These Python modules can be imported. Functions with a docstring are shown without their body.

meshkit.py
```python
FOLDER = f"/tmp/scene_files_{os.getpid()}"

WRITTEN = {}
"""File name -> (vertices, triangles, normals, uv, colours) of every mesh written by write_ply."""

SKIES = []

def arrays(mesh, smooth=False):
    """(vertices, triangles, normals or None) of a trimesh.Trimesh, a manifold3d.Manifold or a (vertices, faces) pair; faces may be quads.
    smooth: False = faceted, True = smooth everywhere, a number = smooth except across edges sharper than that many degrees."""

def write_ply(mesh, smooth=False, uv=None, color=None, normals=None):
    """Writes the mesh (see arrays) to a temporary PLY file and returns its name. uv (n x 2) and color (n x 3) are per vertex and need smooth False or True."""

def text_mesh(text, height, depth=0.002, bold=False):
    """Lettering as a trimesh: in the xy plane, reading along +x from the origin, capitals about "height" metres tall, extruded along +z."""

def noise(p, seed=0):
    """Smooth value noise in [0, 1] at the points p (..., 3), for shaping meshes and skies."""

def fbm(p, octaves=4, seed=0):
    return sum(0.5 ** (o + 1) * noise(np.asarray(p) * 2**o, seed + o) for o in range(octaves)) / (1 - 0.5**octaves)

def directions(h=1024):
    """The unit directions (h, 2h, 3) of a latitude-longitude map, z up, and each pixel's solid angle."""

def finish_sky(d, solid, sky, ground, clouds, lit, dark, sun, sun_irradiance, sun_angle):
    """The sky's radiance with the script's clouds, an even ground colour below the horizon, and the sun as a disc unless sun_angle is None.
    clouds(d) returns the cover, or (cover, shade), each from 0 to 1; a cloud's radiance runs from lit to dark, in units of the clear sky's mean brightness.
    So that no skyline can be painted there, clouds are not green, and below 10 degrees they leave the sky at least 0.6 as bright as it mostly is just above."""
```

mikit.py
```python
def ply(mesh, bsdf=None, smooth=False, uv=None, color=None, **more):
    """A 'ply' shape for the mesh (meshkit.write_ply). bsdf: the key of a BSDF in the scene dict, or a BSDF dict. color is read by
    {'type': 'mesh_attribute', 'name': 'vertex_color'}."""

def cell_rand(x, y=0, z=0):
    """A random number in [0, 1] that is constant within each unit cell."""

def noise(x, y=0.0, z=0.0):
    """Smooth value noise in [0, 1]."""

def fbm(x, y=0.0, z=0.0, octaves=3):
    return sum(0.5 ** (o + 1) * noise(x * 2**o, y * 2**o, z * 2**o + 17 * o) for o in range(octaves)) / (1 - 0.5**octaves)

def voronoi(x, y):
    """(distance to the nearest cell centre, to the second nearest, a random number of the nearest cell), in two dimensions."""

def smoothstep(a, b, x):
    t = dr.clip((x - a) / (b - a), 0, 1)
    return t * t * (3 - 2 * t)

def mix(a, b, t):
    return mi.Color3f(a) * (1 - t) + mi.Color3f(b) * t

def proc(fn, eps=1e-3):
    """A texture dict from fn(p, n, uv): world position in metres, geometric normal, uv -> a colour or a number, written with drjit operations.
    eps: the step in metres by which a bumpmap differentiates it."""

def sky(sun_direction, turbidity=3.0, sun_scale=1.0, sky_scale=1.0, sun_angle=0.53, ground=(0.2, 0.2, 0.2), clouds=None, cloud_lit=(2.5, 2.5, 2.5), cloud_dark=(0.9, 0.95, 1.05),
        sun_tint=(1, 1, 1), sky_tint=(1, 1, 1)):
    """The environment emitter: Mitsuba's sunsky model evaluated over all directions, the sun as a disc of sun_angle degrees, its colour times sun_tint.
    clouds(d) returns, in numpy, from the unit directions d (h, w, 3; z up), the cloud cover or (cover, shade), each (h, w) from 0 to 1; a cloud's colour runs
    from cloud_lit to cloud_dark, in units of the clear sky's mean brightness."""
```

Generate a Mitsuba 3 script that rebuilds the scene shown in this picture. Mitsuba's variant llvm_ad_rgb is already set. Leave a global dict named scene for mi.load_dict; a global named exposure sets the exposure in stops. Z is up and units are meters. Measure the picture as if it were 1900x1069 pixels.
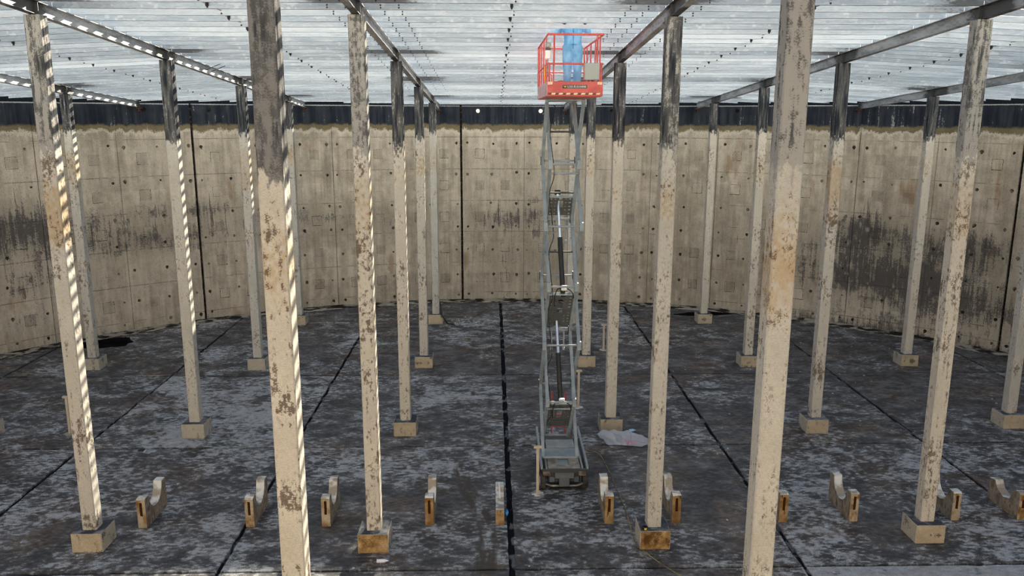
import math, random
import numpy as np, trimesh, manifold3d as m3
import drjit as dr
import mitsuba as mi
import mikit, meshkit
from mikit import noise, fbm, voronoi, cell_rand, smoothstep, mix
from shapely.geometry import Polygon, Point, box as sbox
from trimesh.creation import extrude_polygon

random.seed(7); np.random.seed(7)
T = mi.ScalarTransform4f
scene, labels = {}, {}

# ---------------------------------------------------------------- camera, sky, sun, exposure
CAM_H = 9.0627
YAW, PITCH, ROLL = 0.0241, 0.2078, 0.0023
def cam_dir(u, v):                                   # image plane direction (right, down) -> world
    a, b = u*math.cos(ROLL)+v*math.sin(ROLL), -u*math.sin(ROLL)+v*math.cos(ROLL)
    Y, Z = math.cos(PITCH)-b*math.sin(PITCH), -b*math.cos(PITCH)-math.sin(PITCH)
    return np.array([a*math.cos(YAW)+Y*math.sin(YAW), -a*math.sin(YAW)+Y*math.cos(YAW), Z])
fwd = cam_dir(0, 0); upv = -(cam_dir(0, 1)-fwd)
scene['camera'] = {'type': 'perspective', 'fov': math.degrees(2*math.atan(950/1514.0)), 'fov_axis': 'x', 'near_clip': 0.05, 'far_clip': 500.0,
                   'to_world': T().look_at(origin=[0, 0, CAM_H], target=[float(x) for x in np.array([0, 0, CAM_H])+fwd], up=[float(x) for x in upv])}
SUN = (0.22, 1.0, 0.385)
def clouds(d):
    q = d*3.0
    n = np.sin(q[..., 0]*2.1+1.3*np.sin(q[..., 1]*1.7))*np.sin(q[..., 1]*1.9+q[..., 2]*3.1)
    return np.clip(0.22+0.25*n, 0, 1), np.full(n.shape, 0.25)
scene['sky'] = mikit.sky(SUN, turbidity=3.5, sun_scale=6.5, sky_scale=1.0, sun_tint=(0.80, 0.96, 1.32), sky_tint=(0.97, 1.0, 1.05), clouds=clouds, cloud_lit=(1.9, 1.9, 1.9), cloud_dark=(1.0, 1.02, 1.05), ground=(0.2, 0.19, 0.17))
exposure = 2.5

# ---------------------------------------------------------------- helpers
def numbered(name):
    if name not in used: used[name] = 0; return name
    used[name] += 1
    return f'{name}_{used[name]:03d}'
used = {}
def lab(key, label=None, cat=None, group=None, kind=None):
    d = labels.setdefault(key, {})
    for k, v in (('label', label), ('category', cat), ('group', group), ('kind', kind)):
        if v: d[k] = v
def thing(name, label, cat, group=None):
    k = numbered(name); lab(k, label, cat, group); return k
def put(name, mesh, bsdf, parent=None, smooth=False, label=None, kind=None, cat=None, group=None, loc=None):
    k = numbered((parent+'__' if parent else '')+name)
    d = mesh if isinstance(mesh, dict) else mikit.ply(mesh, bsdf, smooth=smooth)
    d = dict(d)
    if bsdf is not None: d['bsdf'] = {'type': 'ref', 'id': bsdf}
    if loc is not None: d['to_world'] = T().translate([float(x) for x in loc])
    scene[k] = d
    if label or kind or cat or group: lab(k, label, cat, group, kind)
    return k
def cat_(ms): return trimesh.util.concatenate(ms)
def bx(x0, x1, y0, y1, z0, z1):
    m = trimesh.creation.box(extents=[x1-x0, y1-y0, z1-z0]); m.apply_translation([(x0+x1)/2, (y0+y1)/2, (z0+z1)/2]); return m
def cbox(x0, x1, y0, y1, z0, z1, c=0.01):
    """box with chamfered edges"""
    lo, hi = np.array([x0, y0, z0]), np.array([x1, y1, z1]); pts = []
    for s in np.ndindex(2, 2, 2):
        p = np.where(s, hi, lo); q = np.where(s, -1, 1)*c
        for a in range(3):
            o = p+q; o[a] = p[a]; pts.append(o)
    return trimesh.convex.convex_hull(np.array(pts))
def tube(a, b, r, n=10):
    return trimesh.creation.cylinder(radius=r, segment=[a, b], sections=n)
def bar(a, b, w, h, up=(0, 0, 1)):
    """rectangular bar from a to b, w across, h along up"""
    a, b = np.array(a, float), np.array(b, float); L = np.linalg.norm(b-a); y = (b-a)/L
    x = np.cross(y, up); x /= np.linalg.norm(x); z = np.cross(x, y)
    m = trimesh.creation.box(extents=[w, L, h]); M = np.eye(4); M[:3, 0], M[:3, 1], M[:3, 2], M[:3, 3] = x, y, z, (a+b)/2
    m.apply_transform(M); return m
def path_tube(pts, r, n=8):
    pts = np.array(pts, float); V, F = [], []
    for i, p in enumerate(pts):
        t = pts[min(i+1, len(pts)-1)]-pts[max(i-1, 0)]; t /= np.linalg.norm(t)
        x = np.cross(t, [0, 0, 1]); x = np.array([1, 0, 0.]) if np.linalg.norm(x) < .05 else x/np.linalg.norm(x); z = np.cross(x, t)
        for k in range(n):
            a = 2*math.pi*k/n; V.append(p+r*(math.cos(a)*x+math.sin(a)*z))
    for i in range(len(pts)-1):
        for k in range(n):
            a, b = i*n+k, i*n+(k+1) % n; F += [[a, b, b+n], [a, b+n, a+n]]
    c0, c1 = len(V), len(V)+1; V += [pts[0], pts[-1]]; e = (len(pts)-1)*n
    for k in range(n): F += [[c0, (k+1) % n, k], [c1, e+k, e+(k+1) % n]]
    m = trimesh.Trimesh(V, F, process=False); trimesh.repair.fix_normals(m); return m
def spline(pts, n=12):
    pts = [np.array(p, float) for p in pts]; P = [2*pts[0]-pts[1]]+pts+[2*pts[-1]-pts[-2]]; o = []
    for i in range(1, len(P)-2):
        for t in np.linspace(0, 1, n, endpoint=False):
            a, b, c, d = P[i-1:i+3]
            o.append(0.5*(2*b+(c-a)*t+(2*a-5*b+4*c-d)*t*t+(3*b-a-3*c+d)*t**3))
    return np.array(o+[pts[-1]])
def to_tm(m):
    q = m.to_mesh(); return trimesh.Trimesh(q.vert_properties[:, :3], q.tri_verts, process=False)
def to_mf(t):
    t = t.copy(); t.merge_vertices()
    return m3.Manifold(m3.Mesh(np.asarray(t.vertices, np.float32), np.asarray(t.faces, np.uint32)))

# ---------------------------------------------------------------- materials
CX, CY, RIN = 0.44, 15.7, 24.4
def P(r, g, b): return {'type': 'rgb', 'value': [r, g, b]}
def mat(name, color, rough=0.6, metal=0.0, spec=0.5, **kw):
    c = P(*color) if isinstance(color, tuple) else mikit.proc(color)
    scene[name] = {'type': 'twosided', 'bsdf': {'type': 'principled', 'base_color': c, 'roughness': rough, 'metallic': metal, 'specular': spec, **kw}}
def dmat(name, color):
    c = P(*color) if isinstance(color, tuple) else mikit.proc(color)
    scene[name] = {'type': 'twosided', 'bsdf': {'type': 'diffuse', 'reflectance': c}}

def floor_fn(p, n, uv):
    x, y = p.x, p.y
    sx, sy = dr.floor((x-0.38)/5.93), dr.floor((y-15.1)/6.43)
    r1, r2 = cell_rand(sx, sy, 5), cell_rand(sx, sy, 9)
    pale = smoothstep(0.5, 1.0, r1)*0.05-0.035
    pale += dr.select((sx == -2) & (sy == 1), 0.055, 0.0) + dr.select((sx == -1) & (sy == 1), 0.02, 0.0) + dr.select((sx == -1) & (sy == 0), 0.05, 0.0) + dr.select((sy == -1) & (sx >= 1), 0.17, 0.0)
    pale -= dr.select((sx >= 1) & (sy >= 1), 0.05, 0.0)+dr.select((sx >= 1) & (sy == 0), 0.02, 0.0)+dr.select(sy >= 2, 0.02, 0.0)
    a = fbm(x*0.55, y*0.55+3, octaves=4)
    b = fbm(x*2.1+a*2, y*2.9, octaves=4)
    c = fbm(x*9+9, y*15, octaves=5)
    f = fbm(x*60, y*80, octaves=2)
    col = mix((0.034, 0.034, 0.038), (0.155, 0.153, 0.155), smoothstep(0.25, 0.78, 0.45*b+0.40*c+0.15*f+pale*0.4))
    brown = smoothstep(0.52, 0.72, fbm(x*0.9+31, y*1.1, octaves=4))
    col = mix(col, col*mi.Color3f(1.15, 0.95, 0.80), brown)
    scuff = smoothstep(0.52, 0.70, 0.36*a+0.30*b+0.36*c+0.12*f-0.03+pale)
    col = mix(col, (0.40, 0.42, 0.435), scuff*dr.clip(0.10+1.25*(0.5*f+0.5*c), 0, 1))
    fine = smoothstep(0.56, 0.70, 0.55*c+0.45*f)*smoothstep(0.40, 0.62, 0.5*a+0.5*b+pale)
    col = mix(col, (0.42, 0.45, 0.49), fine*0.7)
    # dragged wheel tracks beside the middle joint
    tx = -0.45 + 0.30*dr.sin((y-14.5)*0.8) - 0.06*(y-17)
    d = dr.abs(x-tx)
    trk = (1-smoothstep(0.05, 0.16, dr.abs(d-0.10)))*smoothstep(14.0, 14.4, y)*(1-smoothstep(20.2, 20.8, y))*smoothstep(0.3, 0.55, fbm(x*6, y*1.5, octaves=3))
    col = mix(col, (0.055, 0.045, 0.035), trk*0.95)
    return col
scene['floor_concrete'] = {'type': 'twosided', 'bsdf': {'type': 'principled', 'base_color': mikit.proc(floor_fn), 'roughness': 0.62, 'specular': 0.35}}
def joint_fn(p, n, uv):
    f = fbm(p.x*7, p.y*3, octaves=4)
    return mix((0.014, 0.015, 0.018), (0.16, 0.165, 0.17), smoothstep(0.55, 0.72, f))
dmat('joint_filler', joint_fn)

def wall_fn(p, n, uv):
    th = dr.atan2(p.x-CX, p.y-CY); s = th*RIN; z = p.z
    deg = th*57.29578
    a = fbm(s*0.30, z*0.45+5, octaves=4)
    st = fbm(s*5.0, z*0.45, octaves=4)
    st2 = fbm(s*14.0+7, z*0.9, octaves=3)
    g = fbm(s*3, z*3, 4.0, octaves=4)
    f = noise(s*38, z*38)
    col = mix((0.285, 0.248, 0.198), (0.530, 0.472, 0.388), smoothstep(0.26, 0.74, 0.36*a+0.32*st+0.32*g))
    col = col*(0.66+0.30*f+0.38*st2)
    # pour lifts: each lift of the shutters has a slightly different tone
    lift = cell_rand(dr.floor((z+0.12*a)/1.53+0.06), dr.floor((deg+4.58)/14.34), 3)
    col = col*(0.93+0.15*lift)
    # thin panel seams and lift lines
    u7 = (deg+4.58)/7.17; du = dr.abs(u7-dr.round(u7))*7.17*0.4258
    zl = (z-0.42)/1.53; dz = dr.abs(zl-dr.round(zl))*1.53
    seam = dr.maximum((1-smoothstep(0.008, 0.028, du))*smoothstep(0.25, 0.5, g+0.15), (1-smoothstep(0.006, 0.03, dz+0.03*(st-0.5)))*smoothstep(0.40, 0.60, st*0.6+a*0.5))
    col = mix(col, (0.085, 0.070, 0.055), seam*0.6)
    # black mould: blotches with ragged, streaked edges
    def blot(d0, z0, w, h): return dr.exp(-(dr.square((deg-d0)/w)+dr.square((z-z0)/h)))
    m = 1.25*blot(-51, 4.7, 6, 1.1) + .5*blot(-50, 2.6, 4, .6) + 1.2*blot(-38, 3.85, 7, .7) + .85*blot(-35, 5.0, 10, .5) + .6*blot(-22, 4.3, 7, .7) + 0.6*blot(-12, 4.1, 6, .8) \
        + .65*blot(4.5, 4.4, 4, .8) + .55*blot(-1, 4.0, 4, .5) + .65*blot(0.5, 2.2, 3.5, 1.3) + .5*blot(6, 2.6, 3.5, 1.1) + .55*blot(14, 3.9, 3.5, .9) + .5*blot(25, 3.8, 4, .7) \
        + 1.35*blot(39.5, 4.2, 4.2, .9) + .5*blot(34, 3.5, 3, .5) + 1.35*blot(49, 3.9, 5.5, .8) + 1.05*blot(44, 2.6, 9, .8) + 0.8*blot(38, 2.0, 6, .8) + .95*blot(51, 1.6, 8, .9)
    foot = dr.exp(-z/0.42)*dr.select(deg > 30, 1.0, 0.55)
    mm = m*(0.45+0.6*st)+0.75*foot + (st2-0.5)*0.95 + (g-0.5)*1.0 + (f-0.5)*0.5 + (a-0.5)*0.9
    mould = smoothstep(0.28, 1.0, mm)
    col = mix(col, (0.045, 0.042, 0.046), mould*0.88)
    sk = smoothstep(0.66, 0.80, 0.55*st2+0.45*st)*smoothstep(0.10, 0.45, m+0.30*a)
    col = mix(col, (0.06, 0.05, 0.045), sk*0.7)
    eff = smoothstep(0.64, 0.76, 0.6*g+0.4*st2)
    col = mix(col, (0.55, 0.50, 0.42), eff*0.35)
    # rust runs
    ru = smoothstep(0.70, 0.80, fbm(s*1.1+40, z*0.5, octaves=4))*smoothstep(0.4, 0.6, st)
    col = mix(col, (0.22, 0.115, 0.045), ru*0.5)
    # old water line: olive slime edge and the black coat above it
    e = 0.30*(st-0.5)+0.18*(g-0.5)+0.10*(f-0.5)
    slime = smoothstep(8.36, 8.48, z+e)
    col = mix(col, mix((0.10, 0.085, 0.05), (0.20, 0.165, 0.10), g), slime)
    rim = smoothstep(8.20, 8.34, z+e*1.4)*(1-smoothstep(8.36, 8.46, z+e*1.4))
    col = mix(col, (0.56, 0.51, 0.43), rim*0.5)
    coat = smoothstep(8.60, 8.72, z+0.5*e)
    black = mix((0.016, 0.020, 0.029), (0.040, 0.046, 0.056), smoothstep(0.30, 0.75, 0.5*st+0.3*st2+0.2*g))
    flake = smoothstep(0.70, 0.78, 0.55*st2+0.30*g+0.15*f+0.06*smoothstep(20.0, 45.0, deg))
    black = mix(black, (0.30, 0.31, 0.31), flake*0.75)
    col = mix(col, black, coat)
    top = smoothstep(9.50, 9.53, z+0.02*f)
    return mix(col, (0.34, 0.35, 0.35), top*0.8)
def toned(k):
    return lambda p, n, uv: wall_fn(p, n, uv)*k
for nm, k in (('patch_pale', 1.10), ('patch_dull', 0.80)): dmat(nm, toned(k))
scene['wall_concrete'] = {'type': 'twosided', 'bsdf': {'type': 'diffuse', 'reflectance': mikit.proc(wall_fn)}}
dmat('dark_sealant', lambda p, n, uv: mix((0.016, 0.015, 0.015), (0.075, 0.06, 0.045), smoothstep(0.5, 0.8, fbm(p.x*6, p.y*6, p.z*9))))
dmat('grout', lambda p, n, uv: mix((0.045, 0.038, 0.032), (0.21, 0.18, 0.145), smoothstep(0.40, 0.68, fbm(p.x*3, p.y*3, p.z*5, octaves=4))))
dmat('tie_stain', lambda p, n, uv: mix((0.028, 0.024, 0.022), (0.17, 0.135, 0.10), smoothstep(0.40, 0.66, fbm(p.x*4, p.y*4, p.z*4, octaves=4))))
dmat('fascia_dark', (0.018, 0.021, 0.027))
dmat('black_sludge', lambda p, n, uv: mix((0.004, 0.004, 0.005), (0.012, 0.011, 0.012), noise(p.x*5, p.y*5)))

def column_fn(p, n, uv):
    ci, ri = dr.round((p.x+2.55)/6.01), dr.round((p.y-15.95)/6.42)
    r1, r2, r3 = cell_rand(ci, ri, 1), cell_rand(ci, ri, 2), cell_rand(ci, ri, 3)
    x, y, z = p.x+r1*7, p.y+r2*5, p.z
    g = fbm(x*2.5, y*2.5, z*1.6, octaves=4)
    st = fbm(x*22, y*22, z*1.8, octaves=5)
    fl = fbm(x*20, y*20, z*11, octaves=4)
    f = noise(x*70, y*70, z*70)
    lime = smoothstep(0.3, 0.9, r3)*0.6                 # some were limewashed greyer than others
    base = mix(mix((0.47, 0.43, 0.36), (0.66, 0.62, 0.545), g), mix((0.36, 0.355, 0.335), (0.51, 0.51, 0.49), g), lime)
    col = base*(0.84+0.26*f)
    # yellow-brown iron stain under the water line, blotchy
    og = dr.exp(-dr.square((z-7.3+1.2*(g-0.5))/0.95))
    om = smoothstep(0.40, 0.90, og*(0.65+0.4*r3)*(0.6+0.4*r1)+0.9*(fl-0.5)+0.5*(f-0.5)+0.7*(g-0.5))
    col = mix(col, mix((0.34, 0.20, 0.075), (0.46, 0.33, 0.17), f), om*0.65)
    o2 = smoothstep(0.60, 0.74, 0.6*g+0.3*fl+0.10*f+0.02)
    col = mix(col, (0.36, 0.25, 0.13), o2*0.35)
    # peeling lime skin: small dark flakes
    pk = smoothstep(0.575, 0.635, 0.34*fl+0.26*g+0.26*st+0.14*f+0.05*r1-0.012)
    col = mix(col, mix((0.055, 0.045, 0.040), (0.16, 0.12, 0.09), f), pk*0.85)
    fs = smoothstep(0.56, 0.66, fbm(x*48, y*48, z*20, octaves=3))*smoothstep(0.42, 0.62, 0.5*g+0.5*st)
    col = mix(col, (0.15, 0.115, 0.085), fs*0.65)
    # black coat above the water line, scratched and flaking
    w = smoothstep(8.30, 8.46, z+0.60*(st-0.5)+0.45*(fl-0.5)+0.35*(g-0.5)+0.25*(r2-0.5))
    hard = dr.select(ri > 0.5, 1.0, 0.0)
    pale = 0.30*(1-hard)*(0.5+r1)+dr.select((ri < -0.5) & (ci > 0.5), 0.22, 0.0)
    k = mix((0.022, 0.026, 0.034), (0.115, 0.115, 0.115), smoothstep(0.3, 0.7, st+pale*0.6))
    sc = smoothstep(0.56, 0.70, 0.45*st+0.30*fl+0.15*f+0.10*g+0.34*pale)
    k = mix(k, (0.40, 0.385, 0.36), sc*0.8*dr.select((ri < -0.5) & (ci < 0.5), 0.45, 1.0))
    return mix(col, k, w)
dmat('column_concrete', column_fn)
def plinth_fn(p, n, uv):
    ci, ri = dr.round((p.x+2.55)/6.01), dr.round((p.y-15.95)/6.42)
    r1, r2 = cell_rand(ci, ri, 21), cell_rand(ci, ri, 22)
    g = fbm(p.x*4+r1*9, p.y*4, p.z*4, octaves=4); st = fbm(p.x*9, p.y*9, p.z*3, octaves=4); f = noise(p.x*50, p.y*50, p.z*50)
    col = mix((0.36, 0.335, 0.29), (0.52, 0.47, 0.38), g)*(0.82+0.3*f)
    pk = smoothstep(0.60, 0.66, 0.5*st+0.3*g+0.2*f+0.03)
    col = mix(col, (0.06, 0.05, 0.045), pk*0.75)
    topm = smoothstep(0.425, 0.433, p.z)
    tc = mix((0.075, 0.08, 0.09), (0.26, 0.265, 0.27), smoothstep(0.45, 0.65, g*0.6+st*0.4))
    return mix(col, tc, topm)
dmat('plinth_concrete', plinth_fn)

def face_rust(p, n, uv):
    g = fbm(p.x*4, p.y*3, p.z*5, octaves=4); st = fbm(p.x*11+3, p.y*9, p.z*5, octaves=4); f = noise(p.x*60, p.y*60, p.z*60)
    col = mix((0.10, 0.048, 0.018), (0.42, 0.27, 0.12), smoothstep(0.32, 0.66, 0.45*st+0.55*g+0.2*(f-0.5)))
    return mix(col, (0.50, 0.43, 0.33), smoothstep(0.62, 0.70, 0.5*st+0.3*f+0.2*g))
def face_tan(p, n, uv):
    g = fbm(p.x*4, p.y*3, p.z*5, octaves=4); st = fbm(p.x*11+3, p.y*9, p.z*5, octaves=4); f = noise(p.x*60, p.y*60, p.z*60)
    col = mix((0.36, 0.29, 0.195), (0.54, 0.465, 0.35), g)*(0.8+0.35*f)
    return mix(col, (0.07, 0.05, 0.04), smoothstep(0.58, 0.66, 0.55*st+0.3*g+0.15*f)*0.8)
dmat('footing_rust', face_rust); dmat('footing_tan', face_tan)
def saddle_fn(p, n, uv):
    k = dr.round(p.x*2)
    g = fbm(p.x*5, p.y*5, p.z*5, octaves=4); st = fbm(p.x*16, p.y*16, p.z*2.5, octaves=4); f = noise(p.x*55, p.y*55, p.z*55)
    col = mix((0.13, 0.105, 0.085), (0.36, 0.31, 0.25), smoothstep(0.3, 0.7, 0.5*g+0.5*st))*(0.8+0.35*f)
    return mix(col, (0.045, 0.04, 0.038), smoothstep(0.55, 0.68, 0.6*st+0.4*g)*0.8)
dmat('saddle_concrete', saddle_fn)
def saddle_end_fn(p, n, uv):
    st = fbm(p.x*22, p.y*9, p.z*3.0, octaves=4); f = noise(p.x*60, p.y*60, p.z*60); g = fbm(p.x*3+9, p.z*4, octaves=3)
    col = mix((0.20, 0.10, 0.032), (0.42, 0.29, 0.15), smoothstep(0.3, 0.7, 0.6*g+0.4*st))*(0.8+0.35*f)
    return mix(col, (0.035, 0.018, 0.01), smoothstep(0.56, 0.68, 0.7*st+0.3*g)*0.85)
dmat('rust_stained_concrete', saddle_end_fn)
dmat('tan_stained_concrete', lambda p, n, uv: mix(saddle_end_fn(p, n, uv), face_tan(p, n, uv), smoothstep(0.3, 0.6, fbm(p.x*9, p.y*5, p.z*5, octaves=3))))
dmat('saddle_lime', lambda p, n, uv: mix((0.36, 0.32, 0.26), (0.70, 0.71, 0.70), smoothstep(0.40, 0.62, fbm(p.x*5, p.y*6, p.z*5, octaves=4))))
dmat('slot_rust', (0.05, 0.02, 0.008))

def purlin_fn(p, n, uv):
    ln = dr.round((p.y-16.26)/0.665)
    r = cell_rand(ln, dr.floor((p.x+2.55)/6.01), 4)
    a = fbm(p.x*2.2, ln*1.7, p.z*14, octaves=4); s = fbm(p.x*16, p.y*16, p.z*40, octaves=3); dn = noise(p.x*5, ln*3.3, p.z*3)
    col = mix((0.28, 0.335, 0.395), (0.58, 0.64, 0.70), smoothstep(0.2, 0.8, 0.40*a+0.22*s+0.38*r))
    wr = smoothstep(0.64, 0.75, fbm(p.x*7+ln*5, p.z*9, ln, octaves=4))
    col = mix(col, (0.66, 0.69, 0.72), wr*0.4)
    # steel goes near black around the column heads, streaked along the web
    ci = dr.round((p.x+2.55)/6.01); ri = dr.round((p.y-15.95-0.35)/6.42)
    dx = dr.abs(p.x-(-2.55+6.01*ci)); dy = p.y-(15.95+0.35+6.42*ri)
    so = dr.exp(-dr.square(dx/1.25))*dr.exp(-dr.square(dy/0.62))*(0.7+0.6*r)
    head_dark = smoothstep(0.34, 0.72, so+0.65*(a-0.5)+0.40*(s-0.5))
    col = mix(col, (0.045, 0.045, 0.047), head_dark*0.9)
    sp = smoothstep(0.68, 0.78, fbm(p.x*0.8+ln*2.3, ln*9.1, octaves=3)*0.7+0.3*s)
    return mix(col, (0.16, 0.165, 0.17), sp*0.35)
scene['galvanised'] = {'type': 'twosided', 'bsdf': {'type': 'principled', 'base_color': mikit.proc(purlin_fn), 'roughness': 0.5, 'metallic': 0.25, 'specular': 0.5}}
def beam_fn(p, n, uv):
    ri = dr.round((p.y-15.95)/6.42); dy = dr.abs(p.y-(15.95+6.42*ri))
    a = fbm(p.x*3, p.y*1.3, p.z*5, octaves=4); s = fbm(p.x*20, p.y*9, p.z*20, octaves=3)
    col = mix((0.17, 0.18, 0.195), (0.38, 0.40, 0.42), smoothstep(0.3, 0.7, 0.7*a+0.3*s))
    head_dark = smoothstep(0.36, 0.66, dr.exp(-dr.square(dy/0.85))+0.7*(a-0.5)+0.4*(s-0.5))  # beam colour darkens near each column row, with a mottled edge
    return mix(col, (0.028, 0.027, 0.028), head_dark*0.92)
scene['beam_steel'] = {'type': 'twosided', 'bsdf': {'type': 'principled', 'base_color': mikit.proc(beam_fn), 'roughness': 0.5, 'metallic': 0.15}}
dmat('bolt_dark', (0.03, 0.03, 0.033)); dmat('rod_grey', (0.09, 0.09, 0.095)); dmat('bracket_rust', (0.13, 0.05, 0.035))

# ---------------------------------------------------------------- floor
XJ = [-23.2, -17.3, -11.42, -5.58, 0.38, 6.40, 12.25, 18.2, 24.1]
YJ = [-10.7, -4.2, 2.25, 8.7, 15.12, 21.49, 27.93, 34.7, 41.0]
put('floor', trimesh.creation.cylinder(radius=25.2, height=0.3, sections=96, transform=trimesh.transformations.translation_matrix([CX, CY, -0.195])), 'joint_filler', kind='structure', label='dark floor of the tank, cast in large concrete slabs with black joints')
disc = Point(CX, CY).buffer(24.42, 64)
rng = np.random.RandomState(3)
def ragged(x0, x1, y0, y1, gx0, gx1, gy0, gy1):
    out = []
    for (a, b) in (((x0+gx0, y0+gy0), (x1-gx1, y0+gy0)), ((x1-gx1, y0+gy0), (x1-gx1, y1-gy1)), ((x1-gx1, y1-gy1), (x0+gx0, y1-gy1)), ((x0+gx0, y1-gy1), (x0+gx0, y0+gy0))):
        nn = 26
        for k in range(nn):
            t = k/nn; j = 0 if k == 0 else 1
            q = np.array(a)*(1-t)+np.array(b)*t
            nrm = np.array([-(b[1]-a[1]), b[0]-a[0]]); nrm = nrm/np.linalg.norm(nrm)
            out.append(q+nrm*abs(rng.normal(0, 0.016))*j)
    return Polygon(out)
for i in range(len(XJ)-1):
    for j in range(len(YJ)-1):
        g = lambda X, k: (0.060 if X[k] == 0.38 else 0.040) if X is XJ else 0.026
        pg = ragged(XJ[i], XJ[i+1], YJ[j], YJ[j+1], g(XJ, i), g(XJ, i+1), g(YJ, j), g(YJ, j+1)).buffer(0).intersection(disc)
        if pg.is_empty or pg.area < 0.4: continue
        if pg.geom_type != 'Polygon': pg = max(pg.geoms, key=lambda q: q.area)
        m = extrude_polygon(pg, 0.06); m.apply_translation([0, 0, -0.06])
        put('slab', m, 'floor_concrete', 'floor')

# ---------------------------------------------------------------- wall
def arc_block(a0, a1, r0, r1, z0, z1, n=None):
    n = n or max(2, int((a1-a0)/1.2)+1)
    t = np.radians(np.linspace(a0, a1, n+1))
    poly = Polygon([(CX+r1*math.sin(q), CY+r1*math.cos(q)) for q in t]+[(CX+r0*math.sin(q), CY+r0*math.cos(q)) for q in t[::-1]])
    m = extrude_polygon(poly, z1-z0); m.apply_translation([0, 0, z0]); return m
def wall_pt(deg, r): a = math.radians(deg); return np.array([CX+r*math.sin(a), CY+r*math.cos(a)])
PAN = 14.34; B0 = -4.58
WTOP = 9.55
put('wall_far', arc_block(B0-4*PAN-.2, B0+5*PAN+.2, RIN+0.10, RIN+0.36, -0.3, WTOP-0.02), 'dark_sealant', kind='structure', label='curved concrete tank wall with a black band along its top, behind the columns')
lit_holes = [-2.64, 4.41, 12.38, 25.94, -37.68, -31.45]
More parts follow.
